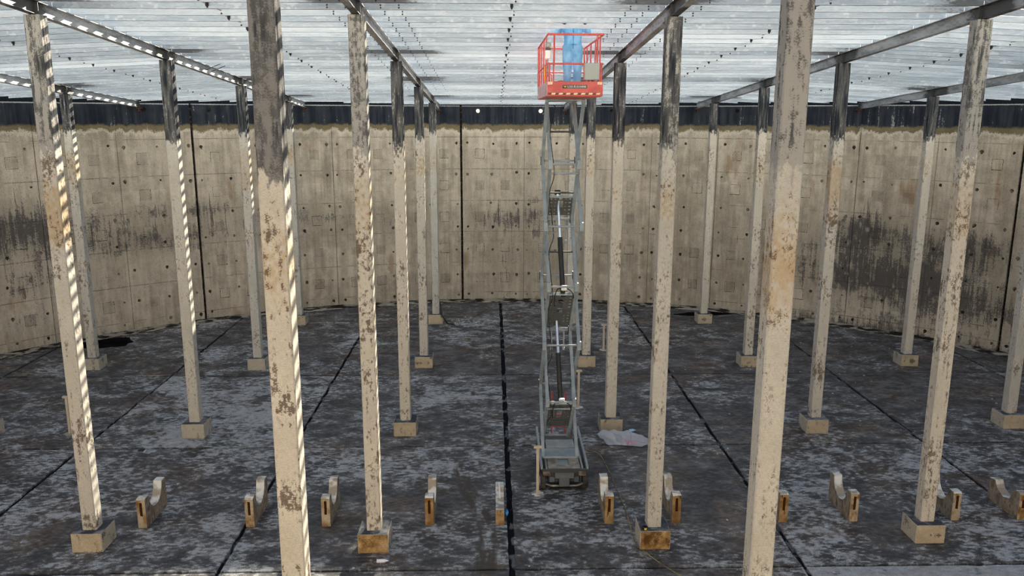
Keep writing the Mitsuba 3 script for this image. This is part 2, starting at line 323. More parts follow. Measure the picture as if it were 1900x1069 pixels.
# the backing also has the holes cut through it
def drill(mesh, holes, r=0.095):
    M = to_mf(mesh)
    for hd in holes:
        a, b = wall_pt(hd, RIN-0.6), wall_pt(hd, RIN+0.9)
        M = M - to_mf(tube([*a, 9.30], [*b, 9.30], r, 20))
    return to_tm(M)
scene['wall_far'] = {**mikit.ply(drill(arc_block(B0-4*PAN-.2, B0+5*PAN+.2, RIN+0.10, RIN+0.36, -0.3, WTOP-0.02), lit_holes[:2]), 'dark_sealant')}
for k in range(-4, 5):
    a0, a1 = B0+k*PAN, B0+(k+1)*PAN; gl = 0.12 if k in (-2, 0, 4) else 0.012; gr = 0.12 if k+1 in (-2, 0, 4) else 0.012
    m = arc_block(a0+gl, a1-gr, RIN, RIN+0.12, -0.2, WTOP)
    hs = [q for q in lit_holes if a0 < q < a1]
    if hs: m = drill(m, hs)
    put('panel', m, 'wall_concrete', 'wall_far')
pm = arc_block(-0.48, 0.48, RIN-0.014, RIN+0.02, -0.22, 0.22, 3)
wr = np.random.RandomState(11)
for k in range(-4, 5):
    for off in (2.1, 5.0, 9.4, 12.35):
        d = B0+k*PAN+off
        if abs(d) > 56: continue
        for z in (7.28, 5.76, 4.21, 2.68, 1.16):
            if wr.rand() < 0.06: continue
            s = 0.9+0.2*wr.rand(); w, hh = 0.47*s, 0.21*s
            pr = [0.005, 0.010, 0.016][wr.randint(3)]
            put('patch', arc_block(d-w, d+w, RIN-pr, RIN+0.02, z-hh, z+hh, 3), ('patch_pale', 'wall_concrete', 'patch_dull', 'patch_dull')[int(4*((d*7.3+z*3.1) % 1.0))], 'wall_far')
            # worn grout groove around the patch
put_g = []
wr = np.random.RandomState(11)
for k in range(-4, 5):
    for off in (2.1, 5.0, 9.4, 12.35):
        d = B0+k*PAN+off
        if abs(d) > 56: continue
        for z in (7.28, 5.76, 4.21, 2.68, 1.16):
            if wr.rand() < 0.06: continue
            s = 0.9+0.2*wr.rand(); wr.randint(3); w, hh = 0.47*s, 0.21*s; e = 0.034
            for (q0, q1, z0, z1) in ((d-w-e, d+w+e, z-hh-.022, z-hh), (d-w-e, d+w+e, z+hh, z+hh+.012), (d-w-e, d-w, z-hh, z+hh), (d+w, d+w+e, z-hh, z+hh)):
                if wr.rand() < 0.9: put_g.append(arc_block(q0, q1, RIN-0.003, RIN+0.01, z0, z1, 2))
put('patch_groove', cat_(put_g), 'grout', 'wall_far', kind='stuff', label='dark grout lines around the square patches')
ties = []
for k in range(-4, 5):
    for off in (0.65, 3.5, 6.35, 7.75, 10.9, 13.75):
        d = B0+k*PAN+off
        for z in (7.78, 6.32, 4.85, 3.73, 2.58, 1.32, 0.32):
            if wr.rand() < 0.12: continue
            r = 0.042+0.035*wr.rand(); dd = d+wr.normal(0, .08); zz = z+wr.normal(0, .03)
            a, b = wall_pt(dd, RIN-0.004), wall_pt(dd, RIN+0.03)
            t = tube([*a, zz], [*b, zz], r, 9)
            if wr.rand() < .6: t = cat_([t, tube([*wall_pt(dd+wr.normal(0, .06), RIN-0.004), zz-r*0.8], [*b, zz-r*.8], r*0.6, 7)])
            ties.append(t)
put('tie_hole', cat_(ties), 'tie_stain', 'wall_far', kind='stuff', label='dark round holes left by the shuttering ties')
# rest of the ring, outside the frame
put('wall_near', arc_block(B0+5*PAN, B0+21*PAN+6.3, RIN, RIN+0.36, -0.3, WTOP), 'wall_concrete', kind='structure', label='continuation of the curved concrete tank wall')
put('trim_1', arc_block(-75, 75, RIN-0.55, RIN+0.02, -0.05, 0.07), 'kerb', kind='structure', label='low concrete kerb along the foot of the wall')
dmat('kerb', lambda p, n, uv: mix((0.03, 0.028, 0.028), (0.36, 0.33, 0.28), smoothstep(0.42, 0.62, fbm(p.x*3, p.y*3, p.z*12, octaves=4))))
put('trim_2', arc_block(-180, 180, RIN+0.30, RIN+0.36, WTOP-0.06, 9.80, 150), 'fascia_dark', kind='structure', label='dark eaves board above the wall')

# ---------------------------------------------------------------- columns
GX = {-1: -14.58, 0: -8.58, 1: -2.54, 2: 3.45, 3: 9.46, 4: 15.45}
ROWY = {'A': 9.55, 'B': 16.2, 'C': 22.56, 'D': 29.0, 'E': 35.45}
YC = {('B', 0): 16.26, ('B', 1): 16.12, ('B', 2): 16.15, ('B', 3): 16.28, ('C', -1): 22.5, ('C', 0): 22.5, ('C', 1): 22.53, ('C', 2): 22.67, ('C', 3): 22.54, ('C', 4): 22.81,
      ('D', -1): 29.0, ('D', 0): 28.91, ('D', 1): 29.06, ('D', 2): 29.06, ('D', 3): 28.96, ('D', 4): 29.0, ('E', 0): 35.41, ('E', 1): 35.51, ('E', 2): 35.55, ('E', 3): 35.43, ('A', 1): 9.60, ('A', 2): 9.60}
def beam_bottom(x, y):
    z = 10.905-0.0672*(y-16.2)
    xs = [-20.6, -14.58, -8.58, 9.46, 15.45, 21.5]
    return z+float(np.interp(x, xs, [-0.60, -0.28, 0, 0, -0.28, -0.60]))
SIDE = {-1: 'outermost on the left', 0: 'in the line second from the left', 1: 'in the line just left of the scissor lift', 2: 'in the line just right of the scissor lift', 3: 'in the line second from the right', 4: 'outermost on the right'}
CLAB = {('A', 1): 'large nearest concrete column left of centre, foot out of frame, striped with sunlight',
        ('A', 2): 'large nearest concrete column right of centre, pale and orange stained, foot out of frame',
        ('B', 0): 'front left column on a square footing, right face striped with sun down to its foot',
        ('B', 1): 'front concrete column on a dark rusty footing left of the scissor lift',
        ('B', 2): 'front concrete column on a rusty footing with a yellow and black tape roll on it',
        ('B', 3): 'front right concrete column on a tan footing between two pipe saddles',
        ('C', -1): 'column at the left frame edge of which only a corner of the footing shows',
        ('C', 0): 'second-row column on a pale footing at left, between the front left column and the nearest column',
        ('C', 1): 'second-row column on a tan footing, between the front column left of the lift and the lift',
        ('C', 2): 'second-row column beside the lift, its footing touching the clear plastic bag',
        ('C', 3): 'second-row column on a pale footing just right of the nearest right column',
        ('C', 4): 'pale grey column cut by the right frame edge, on a square footing',
        ('D', -1): 'far left pale grey column, footing beside the large black puddle',
        ('D', 0): 'third-row grey column on a pale footing just left of the nearest left column',
        ('D', 1): 'third-row column on a tan footing, third column left of the scissor lift mast',
        ('D', 2): 'third-row column directly behind the right side of the scissor lift mast',
        ('D', 3): 'third-row column partly hidden behind the nearest right column',
        ('D', 4): 'far right bluish grey column on a footing before the mould stained wall',
        ('E', 0): 'distant column by the wall partly hidden behind the nearest left column',
        ('E', 1): 'distant column by the wall with a black hose curled at its footing',
        ('E', 2): 'distant column by the wall half hidden behind the scissor lift mast',
        ('E', 3): 'distant slim column by the wall on a small footing beside the small black puddle'}
CW, PW, PH = 0.30, 0.645, 0.434
for (r, c), y in YC.items():
    x = GX[c]; top = beam_bottom(x, y)-0.004
    t = thing('concrete_column', CLAB[(r, c)], 'column')
    h = CW/2
    sec = Polygon([(-h+.018, -h), (h-.018, -h), (h, -h+.018), (h, h-.018), (h-.018, h), (-h+.018, h), (-h, h-.018), (-h, -h+.018)])
    m = extrude_polygon(sec, top-PH+0.0); m.apply_translation([x, y, PH])
    put('shaft', m, 'column_concrete', t)
    f = cbox(x-PW/2, x+PW/2, y-PW/2, y+PW/2, 0.0, PH, 0.014)
    put('footing', f, 'plinth_concrete', t)
    if (r, c) in (('B', 1), ('B', 2)): put('footing_face', cbox(x-PW/2+.012, x+PW/2-.012, y-PW/2-.004, y-PW/2+.01, .012, PH-.012, .002), 'footing_rust', t, label='rust brown front face of the footing')
    elif r != 'A' and (r, c) not in (('C', 0), ('C', -1), ('D', 0), ('D', -1)): put('footing_face', cbox(x-PW/2+.012, x+PW/2-.012, y-PW/2-.004, y-PW/2+.01, .012, PH-.012, .002), 'footing_tan', t, label='tan stained front face of the footing')

# ---------------------------------------------------------------- beams
BD = 0.25
def i_section(z=0):
    fw, tf, tw = 0.073, 0.011, 0.005
    return [(-fw, 0), (fw, 0), (fw, tf), (tw, tf), (tw, BD-tf), (fw, BD-tf), (fw, BD), (-fw, BD), (-fw, BD-tf), (-tw, BD-tf), (-tw, tf), (-fw, tf)]
def sweep_y(sec, x, ys, zf):
    n = len(sec); V = [[x+a, y, zf(x, y)+b] for y in ys for a, b in sec]; F = []
    for i in range(len(ys)-1):
        for k in range(n):
            a, b = i*n+k, i*n+(k+1) % n; F += [[a, a+n, b], [b, a+n, b+n]]
    tri = trimesh.creation.triangulate_polygon(Polygon(sec), engine='earcut')[1] if False else None
    caps = extrude_polygon(Polygon(sec), 0.01)
    m = trimesh.Trimesh(V, F, process=False)
    ends = []
    for y in (ys[0], ys[-1]):
        c = caps.copy(); v = c.vertices.copy(); s = 1 if y == ys[0] else -1
        c.vertices = np.c_[x+v[:, 0], y+s*v[:, 2]*0.02, zf(x, y)+v[:, 1]]; ends.append(c)
    m = cat_([m]+ends); return m
for c, x in GX.items():
    rows = [y for (r, cc), y in YC.items() if cc == c]
    yw = CY+math.sqrt(RIN**2-(x-CX)**2)
    y0 = {-1: 14.0, 4: 14.0}.get(c, 9.4)
    t = thing('steel_beam', {-1: 'grey steel I-beam on the outermost left column line', 0: 'long sun-dappled steel I-beam over the second column line from the left', 1: 'steel I-beam over the column line just left of the scissor lift',
                             2: 'steel I-beam over the column line just right of the scissor lift', 3: 'long steel I-beam over the second column line from the right', 4: 'grey steel I-beam over the outermost right column line'}[c], 'beam')
    put('girder', sweep_y(i_section(), x, [y0]+[y for y in np.arange(12, yw-.5, 2.0) if y > y0+.5]+[yw+0.08], beam_bottom), 'beam_steel', t)
    for y in rows:
        if y < y0 or y < 12: continue
        z = beam_bottom(x, y)
        put('stiffener', cat_([bx(x-.070, x-.006, y-.006, y+.006, z+.012, z+BD-.012), bx(x+.006, x+.070, y-.006, y+.006, z+.012, z+BD-.012)]), 'beam_steel', t)
    z = beam_bottom(x, yw)
    put('wall_bracket', cat_([bx(x-.11, x+.11, yw-.16, yw+.05, z-.03, z-.004), bx(x-.012, x+.012, yw-.14, yw+.05, z-.16, z-.03)]), 'bracket_rust', t, label='rusty bracket at the wall')

# ---------------------------------------------------------------- purlins
PD, PFL, PT = 0.125, 0.062, 0.003
def purlin_mesh(x0, x1, y, z0, z1):
    sec = [(0, 0), (PFL, 0), (PFL, .016), (PFL-PT, .016), (PFL-PT, PT), (PT, PT), (PT, PD-PT), (PFL-PT, PD-PT), (PFL-PT, PD-.016), (PFL, PD-.016), (PFL, PD), (0, PD)]
    n = len(sec); V = [[x, y+a, z+b] for x, z in ((x0, z0), (x1, z1)) for a, b in sec]; F = []
    for k in range(n):
        a, b = k, (k+1) % n; F += [[a, b, a+n], [b, b+n, a+n]]
    m = trimesh.Trimesh(V, F, process=False); trimesh.repair.fix_normals(m); return m
BAYS = [(-30.0, -14.58), (-14.58, -8.58), (-8.58, -2.54), (-2.54, 3.45), (3.45, 9.46), (9.46, 15.45), (15.45, 31.0)]
BL = ['galvanised roof purlin beyond the outermost left beam, one of many alike', 'galvanised roof purlin between the two beams at the left, one of many alike', 'galvanised roof purlin in the bay left of the middle bay, one of many alike',
      'galvanised roof purlin in the middle bay above the scissor lift, one of many alike', 'galvanised roof purlin in the bay right of the middle bay, one of many alike', 'galvanised roof purlin between the two beams at the right, one of many alike', 'galvanised roof purlin beyond the outermost right beam, one of many alike']
BG = ['purlins beyond the left beam', 'purlins of the left bay', 'purlins left of the middle bay', 'purlins of the middle bay', 'purlins right of the middle bay', 'purlins of the right bay', 'purlins beyond the right beam']
LINES = [(k, 16.26+0.665*k) for k in range(-10, 36)]
def nut(x, y, z, r=0.013): return bx(x-r, x+r, y-.012, y-.001, z-r, z+r)
for k, y in LINES:
    w = 24.3**2-(y-CY)**2
    if w <= 0: continue
    w = math.sqrt(w)
    for bi, (b0, b1) in enumerate(BAYS):
        if y < 13.9 and bi in (0, 6): continue
        x0, x1 = max(b0, CX-w), min(b1, CX+w)
        if x1-x0 < 0.5: continue
        x0 += .004; x1 -= .004
        za, zb = beam_bottom(x0, y)+BD+.002, beam_bottom(x1, y)+BD+.002
        t = thing('roof_purlin', BL[bi], 'purlin', BG[bi])
        put('channel', purlin_mesh(x0, x1, y, za, zb), 'galvanised', t)
        if k >= 0 and 1 <= bi <= 5 and k < 26:
            zf = lambda x: za+(zb-za)*(x-x0)/(x1-x0)
            nb = []
            for q in (0.70, 0.34):
                for xx, on in ((x0+q, bi in (3, 4)), (x1-q, bi in (2, 3))):
                    if not on: continue
                    nb += [nut(xx, y, zf(xx)+.035), nut(xx, y, zf(xx)+.085)]
            if nb: put('bolts', cat_(nb), 'bolt_dark', t, kind='stuff')
            lp = []
            for xa, xb in ((x0, x0+0.52), (x1-0.52, x1)):
                v = bx(xa+.002, xb-.002, y-.003, y-.0005, 0.006, PD-.004)
                v.vertices[:, 2] += np.interp(v.vertices[:, 0], [x0, x1], [za, zb]); lp.append(v)
            put('lap_plate', lp[0], 'galvanised', t); put('lap_plate', lp[1], 'galvanised', t)
# bridging: a string of rods and brackets across the purlins, mid-bay
for bi, xm in ((1, -11.6), (2, -5.55), (3, 0.42), (4, 6.45), (5, 12.5)):
    rods, brk = [], []
    ys = [(k, y) for k, y in LINES if k >= -2 and (xm-CX)**2+(y-CY)**2 < 23.6**2]
    for (k, y), (k2, y2) in zip(ys[:-1], ys[1:]):
        z = beam_bottom(xm, y)+BD; zz = beam_bottom(xm, y2)+BD
        xa = xm+(0.03 if k % 2 else -0.03)
        rods.append(tube([xa, y+.056, z+.045], [xa, y2-.02, zz+.095], 0.008, 6))
        if k % 2 == 0: brk.append(bx(xa-.028, xa+.028, y2-.03, y2-.001, zz+.05, zz+.125))
        brk.append(tube([xa, y2-.012, zz+.035], [xa, y2-.001, zz+.035], .018, 8))
    t = thing('purlin_bridging', {1: 'string of thin bridging rods crossing the purlins of the left bay', 2: 'string of thin bridging rods crossing the purlins left of the middle bay', 3: 'string of dark bridging rods and brackets crossing the middle bay, left of the worker',
                                  4: 'string of thin bridging rods crossing the purlins right of the middle bay', 5: 'string of thin bridging rods crossing the purlins of the right bay'}[bi], 'bridging')
    put('rods', cat_(rods), 'rod_grey', t, kind='stuff'); put('brackets', cat_(brk), 'bolt_dark', t, kind='stuff')
t = thing('loose_bracing', 'two short grey steel struts fixed to the left beam beyond its third column', 'strut')
for q in (0, 0.45):
    y = 25.3+q; z = beam_bottom(-8.58, y)+.1
    put('strut', bar([-8.50, y, z], [-8.05, y-.1, z+.16], .04, .012), 'rod_grey', t)

# ---------------------------------------------------------------- pipe saddles
SAD = [(-7.85, 'leftmost pipe saddle, right of the front left footing'), (-5.46, 'second pipe saddle from the left, standing on a black floor joint'), (-3.76, 'third pipe saddle from the left, beside the nearest left column'),
       (-1.44, 'rusty pipe saddle right of the front column left of the lift'), (0.15, 'low broken pipe saddle with a white rod on it, beside the middle floor joint'), (2.62, 'pipe saddle just right of the scissor lift'),
       (4.15, 'pipe saddle just right of the footing with the tape roll'), (6.60, 'pipe saddle half hidden behind the nearest right column'), (8.22, 'free-standing pipe saddle between the nearest right column and the front right column'),
       (10.58, 'pipe saddle half hidden behind the front right column'), (12.12, 'low broken pipe saddle at the right edge of the photo')]
for i, (x, lb) in enumerate(SAD):
    low = i in (4,); brk = i == 10
    L, H, w = 1.15, 0.70, 0.20
    hy = 0.50 if low else H
    prof = [(0, 0), (L, 0), (L, 0.46 if brk else hy), (L-.2, (0.50 if brk else hy))]
    if not low:
        cy, cz, rr = L/2, H+0.02, 0.375
        for a in np.linspace(0.02, math.pi-.02, 15):
            zz = cz-rr*1.12*math.sin(a); yy = cy+rr*math.cos(a)
            if brk and yy > L/2+.15: zz = max(zz, 0.36)
            prof.append((yy, min(zz, H)))
        prof += [(.2, H), (.03, H), (0, H-.03)]
    else:
        prof += [(.85, .42), (.5, .34), (.2, .36), (0.05, .38), (0, .36)]
    if brk: prof = [(0, 0), (L, 0), (L, .52), (L-.22, .56), (L-.32, .40), (L/2, .30), (.34, .36), (.28, .56), (.16, .66), (.03, .66), (0, .62)]
    pg = Polygon(prof).buffer(0)
    m = extrude_polygon(pg, w)                       # (y, z, x)
    v = m.vertices.copy(); m.vertices = np.c_[v[:, 2]-w/2+x, v[:, 0]+16.97, v[:, 1]]; trimesh.repair.fix_normals(m)
    t = thing('pipe_saddle', lb, 'pipe support')
    put('block', m, 'saddle_concrete', t)
    # lime-white bearing skin on the upper faces
    up = [q for q in pg.exterior.coords[:-1]]
    if not pg.exterior.is_ccw: up = up[::-1]
    segs = []
    for a, b in zip(up, up[1:]+up[:1]):
        if b[0] < a[0]-1e-6 and abs(a[1]) > .05:
            nx, nz = np.array([-(a[1]-b[1])*-1, 0]), 0
            d = np.array([b[0]-a[0], b[1]-a[1]]); nn = np.array([d[1], -d[0]])/np.linalg.norm(d)
            q = [np.array(a), np.array(b), np.array(b)+nn*.006, np.array(a)+nn*.006]
            s = trimesh.convex.convex_hull(np.array([[xx, p_[0]+16.97, p_[1]] for p_ in q for xx in (x-w/2+.006, x+w/2-.006)])); segs.append(s)
    put('lime_skin', cat_(segs), 'saddle_lime', t, label='white lime crust on top')
    eh = (0.62 if not (low or brk) else .35)
    put('end_face', cbox(x-w/2+.004, x+w/2-.004, 16.962, 16.985, 0.01, (.67 if not (low or brk) else (.35 if low else .60)), .003), 'rust_stained_concrete' if i in (3, 4, 5, 6, 7) else 'tan_stained_concrete', t, label='rust stained end face')
    if not low: put('slot', cbox(x-.028, x+.028, 16.955, 16.975, .30, .62 if not brk else .5, .004), 'slot_rust', t, label='dark rusty anchor slot')

# ---------------------------------------------------------------- marker posts
dmat('post_wood', lambda p, n, uv: mix((0.42, 0.36, 0.27), (0.60, 0.53, 0.42), fbm(p.x*20, p.y*20, p.z*4)))
for x, y, h, lb in ((1.08, 18.50, 1.2, 'pale T-shaped post on a lime-stained base beside the front wheel of the lift'), (2.70, 24.5, 1.2, 'pale T-shaped post behind the scissor lift mast'),
                    (4.37, 31.0, 1.0, 'pale T-shaped post far back, right of the lift mast'), (-12.27, 22.6, 1.1, 'pale post mostly hidden behind the front left column')):
    t = thing('marker_post', lb, 'post')
    put('post', cbox(x-.035, x+.035, y-.035, y+.035, .03, h, .005), 'post_wood', t)
    put('crosspiece', cbox(x-.10, x+.10, y-.04, y+.04, h, h+.06, .006), 'post_wood', t)
    put('base', cat_([cbox(x-.15, x+.15, y-.07, y+.07, 0, .03, .008), cbox(x-.08, x+.08, y-.15, y+.15, 0, .028, .008)]), 'saddle_lime', t)

# ---------------------------------------------------------------- scissor lift
def worn(a, b, sc=5):
    def fn(p, n, uv):
        g = fbm(p.x*sc, p.y*sc, p.z*sc, octaves=4); return mix(a, b, smoothstep(0.3, 0.7, g))
    return fn
mat('lift_grey', worn((0.21, 0.255, 0.285), (0.29, 0.33, 0.355)), 0.45)
mat('lift_dark', (0.045, 0.048, 0.05), 0.5); mat('lift_black', (0.012, 0.012, 0.013), 0.45)
mat('lift_red', worn((0.47, 0.062, 0.055), (0.56, 0.095, 0.082)), 0.4)
mat('lift_pink', worn((0.52, 0.30, 0.31), (0.62, 0.42, 0.42)), 0.5)
mat('chrome', (0.75, 0.78, 0.82), 0.12, 1.0); mat('white_plastic', (0.72, 0.72, 0.70), 0.4); mat('box_grey', (0.33, 0.35, 0.33), 0.5)
mat('tyre', worn((0.022, 0.02, 0.019), (0.075, 0.06, 0.045), 9), 0.8); mat('sign_black', (0.02, 0.02, 0.02), 0.5); mat('sign_white', (0.8, 0.8, 0.78), 0.5)
mat('fox_orange', (0.70, 0.30, 0.06), 0.5); mat('hazard_yellow', (0.80, 0.62, 0.38), 0.5); mat('hazard_dark', (0.13, 0.025, 0.02), 0.5); mat('label_cream', (0.78, 0.62, 0.45), 0.5)
mat('deck_dirty', worn((0.17, 0.16, 0.14), (0.36, 0.33, 0.28), 6), 0.7); mat('deck_blue', worn((0.20, 0.26, 0.29), (0.31, 0.37, 0.39), 4), 0.5)
mat('cover_grey', worn((0.085, 0.10, 0.11), (0.13, 0.15, 0.16)), 0.5); mat('lug_brown', worn((0.07, 0.055, 0.045), (0.17, 0.14, 0.11), 9), 0.7)
mat('yellow_web', (0.75, 0.48, 0.05), 0.6); mat('cable_black', (0.012, 0.012, 0.012), 0.5)
LIFT = thing('scissor_lift', 'raised scissor lift with grey folding mast and red guard-railed platform carrying the worker', 'scissor lift')
cx = 1.75
# chassis
ch = cat_([cbox(cx-.40, cx+.40, 18.72, 21.0, .20, .55, .02), cbox(cx-.585, cx+.585, 19.25, 20.55, .22, .60, .02)])
put('chassis', ch, 'lift_dark', LIFT)
put('deck_rail', cat_([bar([cx-.56, 18.62, .63], [cx-.56, 21.0, .72], .05, .10), bar([cx-.44, 18.62, .60], [cx-.44, 21.0, .66], .04, .05)]), 'lift_grey', LIFT)
put('deck_rail', cat_([bar([cx+.56, 18.62, .63], [cx+.56, 21.0, .72], .05, .10), bar([cx+.44, 18.62, .60], [cx+.44, 21.0, .66], .04, .05)]), 'lift_grey', LIFT)
put('front_plate', cbox(cx-.56, cx+.56, 18.60, 18.66, .50, .60, .01), 'lift_dark', LIFT)
for s in (-1, 1):
    put('tie_down_lug', cat_([cbox(cx+s*.44-.10, cx+s*.44+.10, 18.55, 18.62, .44, .55, .015)]), 'lug_brown', LIFT)
    put('front_bracket', cbox(cx+s*.30-.06, cx+s*.30+.06, 18.68, 18.74, .22, .36, .01), 'cover_grey', LIFT)
put('front_cover', cat_([cbox(cx-.24, cx+.24, 18.62, 18.70, .34, .52, .012), cbox(cx-.13, cx+.13, 18.63, 18.71, .12, .36, .012)]), 'cover_grey', LIFT)
put('front_apron', cat_([cbox(cx-.30, cx+.30, 18.68, 18.73, .10, .14, .01), bar([cx-.30, 18.70, .12], [cx-.46, 18.70, .18], .04, .03), bar([cx+.30, 18.70, .12], [cx+.46, 18.70, .18], .04, .03)]), 'deck_dirty', LIFT)
put('front_deck', cat_([cbox(cx-.40, cx-.13, 18.64, 19.25, .56, .605, .01), cbox(cx+.13, cx+.40, 18.64, 19.25, .56, .605, .01), cbox(cx-.40, cx+.40, 18.64, 18.85, .56, .605, .01)]), 'deck_dirty', LIFT)
put('step_tray', cbox(cx-.13, cx+.13, 18.85, 19.25, .53, .575, .01), 'deck_blue', LIFT)
put('deck_cover', cbox(cx-.42, cx+.42, 19.25, 19.75, .58, .66, .012), 'deck_blue', LIFT)
put('deck_cover', cbox(cx-.38, cx+.36, 19.78, 20.25, .60, .70, .012), 'lift_grey', LIFT)
for s in (-1, 1):
    for yy in (18.82, 20.72):
        xx = cx+s*.525
        prof = [(0.02, -.065), (.17, -.065), (.20, -.05), (.205, 0), (.20, .05), (.17, .065), (.02, .065)]
        m = trimesh.creation.revolve(np.array([[max(r_, 1e-4), z_] for r_, z_ in [(0, -.065)]+prof+[(0, .065)]]), sections=28)
        m.apply_transform(trimesh.transformations.rotation_matrix(math.pi/2, [0, 1, 0])); m.apply_translation([xx, yy, .205])
        wkey = put('wheel', m, 'tyre', LIFT, smooth=30)
        put('hub', tube([xx+s*.060, yy, .205], [xx+s*.070, yy, .205], .12, 20), 'white_plastic', wkey)
# ladder behind the mast
lx = 1.60
put('ladder', cat_([tube([lx, 21.05, .55], [lx, 21.05, 1.75], .018), tube([lx+.36, 21.05, .55], [lx+.36, 21.05, 1.75], .018)]+[tube([lx, 21.05, z], [lx+.36, 21.05, z], .016) for z in (.75, 1.10, 1.45)]), 'lift_red', LIFT, label='red entry ladder at the rear')
put('lock_pin', cbox(lx-.02, lx+.06, 20.9, 20.98, 1.42, 1.52, .01), 'fox_orange', LIFT)
# mast
sx = 1.665; YF, YR = 19.0, 20.45; Z0, DZ = 0.74, 1.447
WO, WI = 0.42, 0.33
zl = [Z0+DZ*k for k in range(7)]
AW, AH = 0.075, 0.12
for k in range(6):
    for s in (-1, 1):
        # level k: the outer arm runs front-bottom -> rear-top on even levels, the other way on odd ones
        o = ((YF, zl[k]), (YR, zl[k+1])); i_ = ((YR, zl[k]), (YF, zl[k+1]))
        if k % 2: o, i_ = i_, o
        put('arm', bar([sx+s*WO, *o[0]], [sx+s*WO, *o[1]], AW, AH), 'lift_grey', LIFT)
        put('arm', bar([sx+s*WI, *i_[0]], [sx+s*WI, *i_[1]], AW, AH), 'lift_grey', LIFT)
for k in range(7):
    for yy, nm in ((YF, 0), (YR, 1)):
        outer = (k % 2 == 0) if nm == 0 else (k % 2 == 1)
        w = WO if outer else WI
        for s in (-1, 1):
            if 0 < k < 6:
                put('pivot_box', cbox(sx+s*w-.047, sx+s*w+.047, yy-.07, yy+.07, zl[k]-.11, zl[k]+.10, .006), 'lift_grey' if nm == 0 else 'lift_black', LIFT)
            elif k == 6: put('pivot_box', tube([sx+s*w-.035, yy, zl[k]-.02], [sx+s*w+.035, yy, zl[k]-.02], .045), 'lift_grey', LIFT)
        put('cross_tube', tube([sx-w, yy, zl[k]], [sx+w, yy, zl[k]], .026), 'lift_grey', LIFT)
for k in range(6):
    yy, zz = (YF+YR)/2, (zl[k]+zl[k+1])/2
    put('centre_pin', tube([sx-WO-.03, yy, zz], [sx+WO+.03, yy, zz], .022), 'lift_dark', LIFT)
# extra cross tubes just under the inner front joints
for k in (1, 3, 5):
    put('cross_tube', tube([sx-WI, YF+.12, zl[k]-.22], [sx+WI, YF+.12, zl[k]-.22], .022), 'lift_grey', LIFT)
# perforated pans on the inner arms of the even levels
def along(k, t): return np.array([YR+(YF-YR)*t, zl[k]+DZ*t])
def pan(k, t0, t1):
    a, b = along(k, t0), along(k, t1); L = np.linalg.norm(b-a)
    pg = sbox(-WI+.03, 0, WI-.03, L)
    holes = []
    nrow = max(3, int(L/.13))
    for q in range(nrow):
        yy = (q+.5)*L/nrow
        for xx in (-.23, -.13, .13, .23): holes.append(Point(xx, yy).buffer(.028 if abs(xx) > .2 else .022, 8))
    holes.append(sbox(-.065, L*.42, .065, L*.82)); holes.append(Point(0, L*.92).buffer(.045, 8))
    for hh in holes: pg = pg.difference(hh)
    m = extrude_polygon(pg, .012)
    d = (b-a)/L; nrm = np.array([-d[1], d[0]])
    v = m.vertices.copy(); yz = a+np.outer(v[:, 1], d)+np.outer(v[:, 2], nrm)
    m.vertices = np.c_[sx+v[:, 0], yz]; trimesh.repair.fix_normals(m)
    return m
mat('pan_dark', (0.085, 0.09, 0.085), 0.5)
for k, t0, t1 in ((0, .30, .95), (2, .12, .86), (4, .08, .42)):
    put('perforated_pan', pan(k, t0, t1), 'pan_dark', LIFT, label='dark plate with round holes')
    a = along(k, t1); put('cross_tube', tube([sx-WI, *a], [sx+WI, *a], .024), 'lift_grey', LIFT)
# hydraulic cylinders
for (p0, p1, mid) in (((sx+.02, YF+.20, 1.95), (sx-.05, YR-.22, 4.20), .56), ((sx+.03, YF+.18, 4.80), (sx-.06, YR-.28, 7.22), .56)):
    p0, p1 = np.array(p0), np.array(p1); pm_ = p0+(p1-p0)*mid
    cyl = put('hydraulic_cylinder', tube(p0, pm_, .060, 16), 'lift_black', LIFT, smooth=40)
    put('piston_rod', tube(pm_, p1, .036, 14), 'chrome', cyl, smooth=40, label='bright chrome rod')
    put('valve_block', cbox(p0[0]-.06, p0[0]+.08, p0[1]-.16, p0[1]-.06, p0[2]+.18, p0[2]+.30, .012), 'white_plastic', cyl, label='white valve block')
    put('rod_eye', tube(p1-[.07, 0, 0], p1+[.07, 0, 0], .06, 14), 'lift_black', cyl)
    put('hose', cat_([path_tube(spline([p0+[-.02, -.12, .24], p0+[-.16, -.16, .2], p0+[-.22, -.1, -.05], p0+[-.2, 0, -.25]]), .012), path_tube(spline([p0+[.07, -.12, .24], p0+[.2, -.16, .14], p0+[.25, -.08, -.02]]), .012)]), 'cable_black', cyl)
# hanging safety arms
for zb in (3.52, 6.35):
    put('safety_arm', cat_([tube([sx-.30, YR+.05, zb+.15], [sx+.30, YR+.05, zb+.15], .018)]+[bar([sx+q, YR+.05, zb+.16], [sx+q, YR+.02, zb-.38], .035, .03) for q in (-.14, .18)]+[cbox(sx+q-.03, sx+q+.03, YR-.02, YR+.06, zb-.42, zb-.36, .005) for q in (-.14, .18)]), 'lift_grey', LIFT)
# mast cable
cab = [[sx-WI+.06, YF-.03, 9.3]]
for k in range(6, 0, -1):
    cab.append([sx-WI+.09, YF-.05, zl[k]-.2]); cab.append([sx-WI+.03, (YF+YR)/2-.2, zl[k]-.75])
put('power_cable', path_tube(spline(cab, 8), .010, 6), 'cable_black', LIFT)
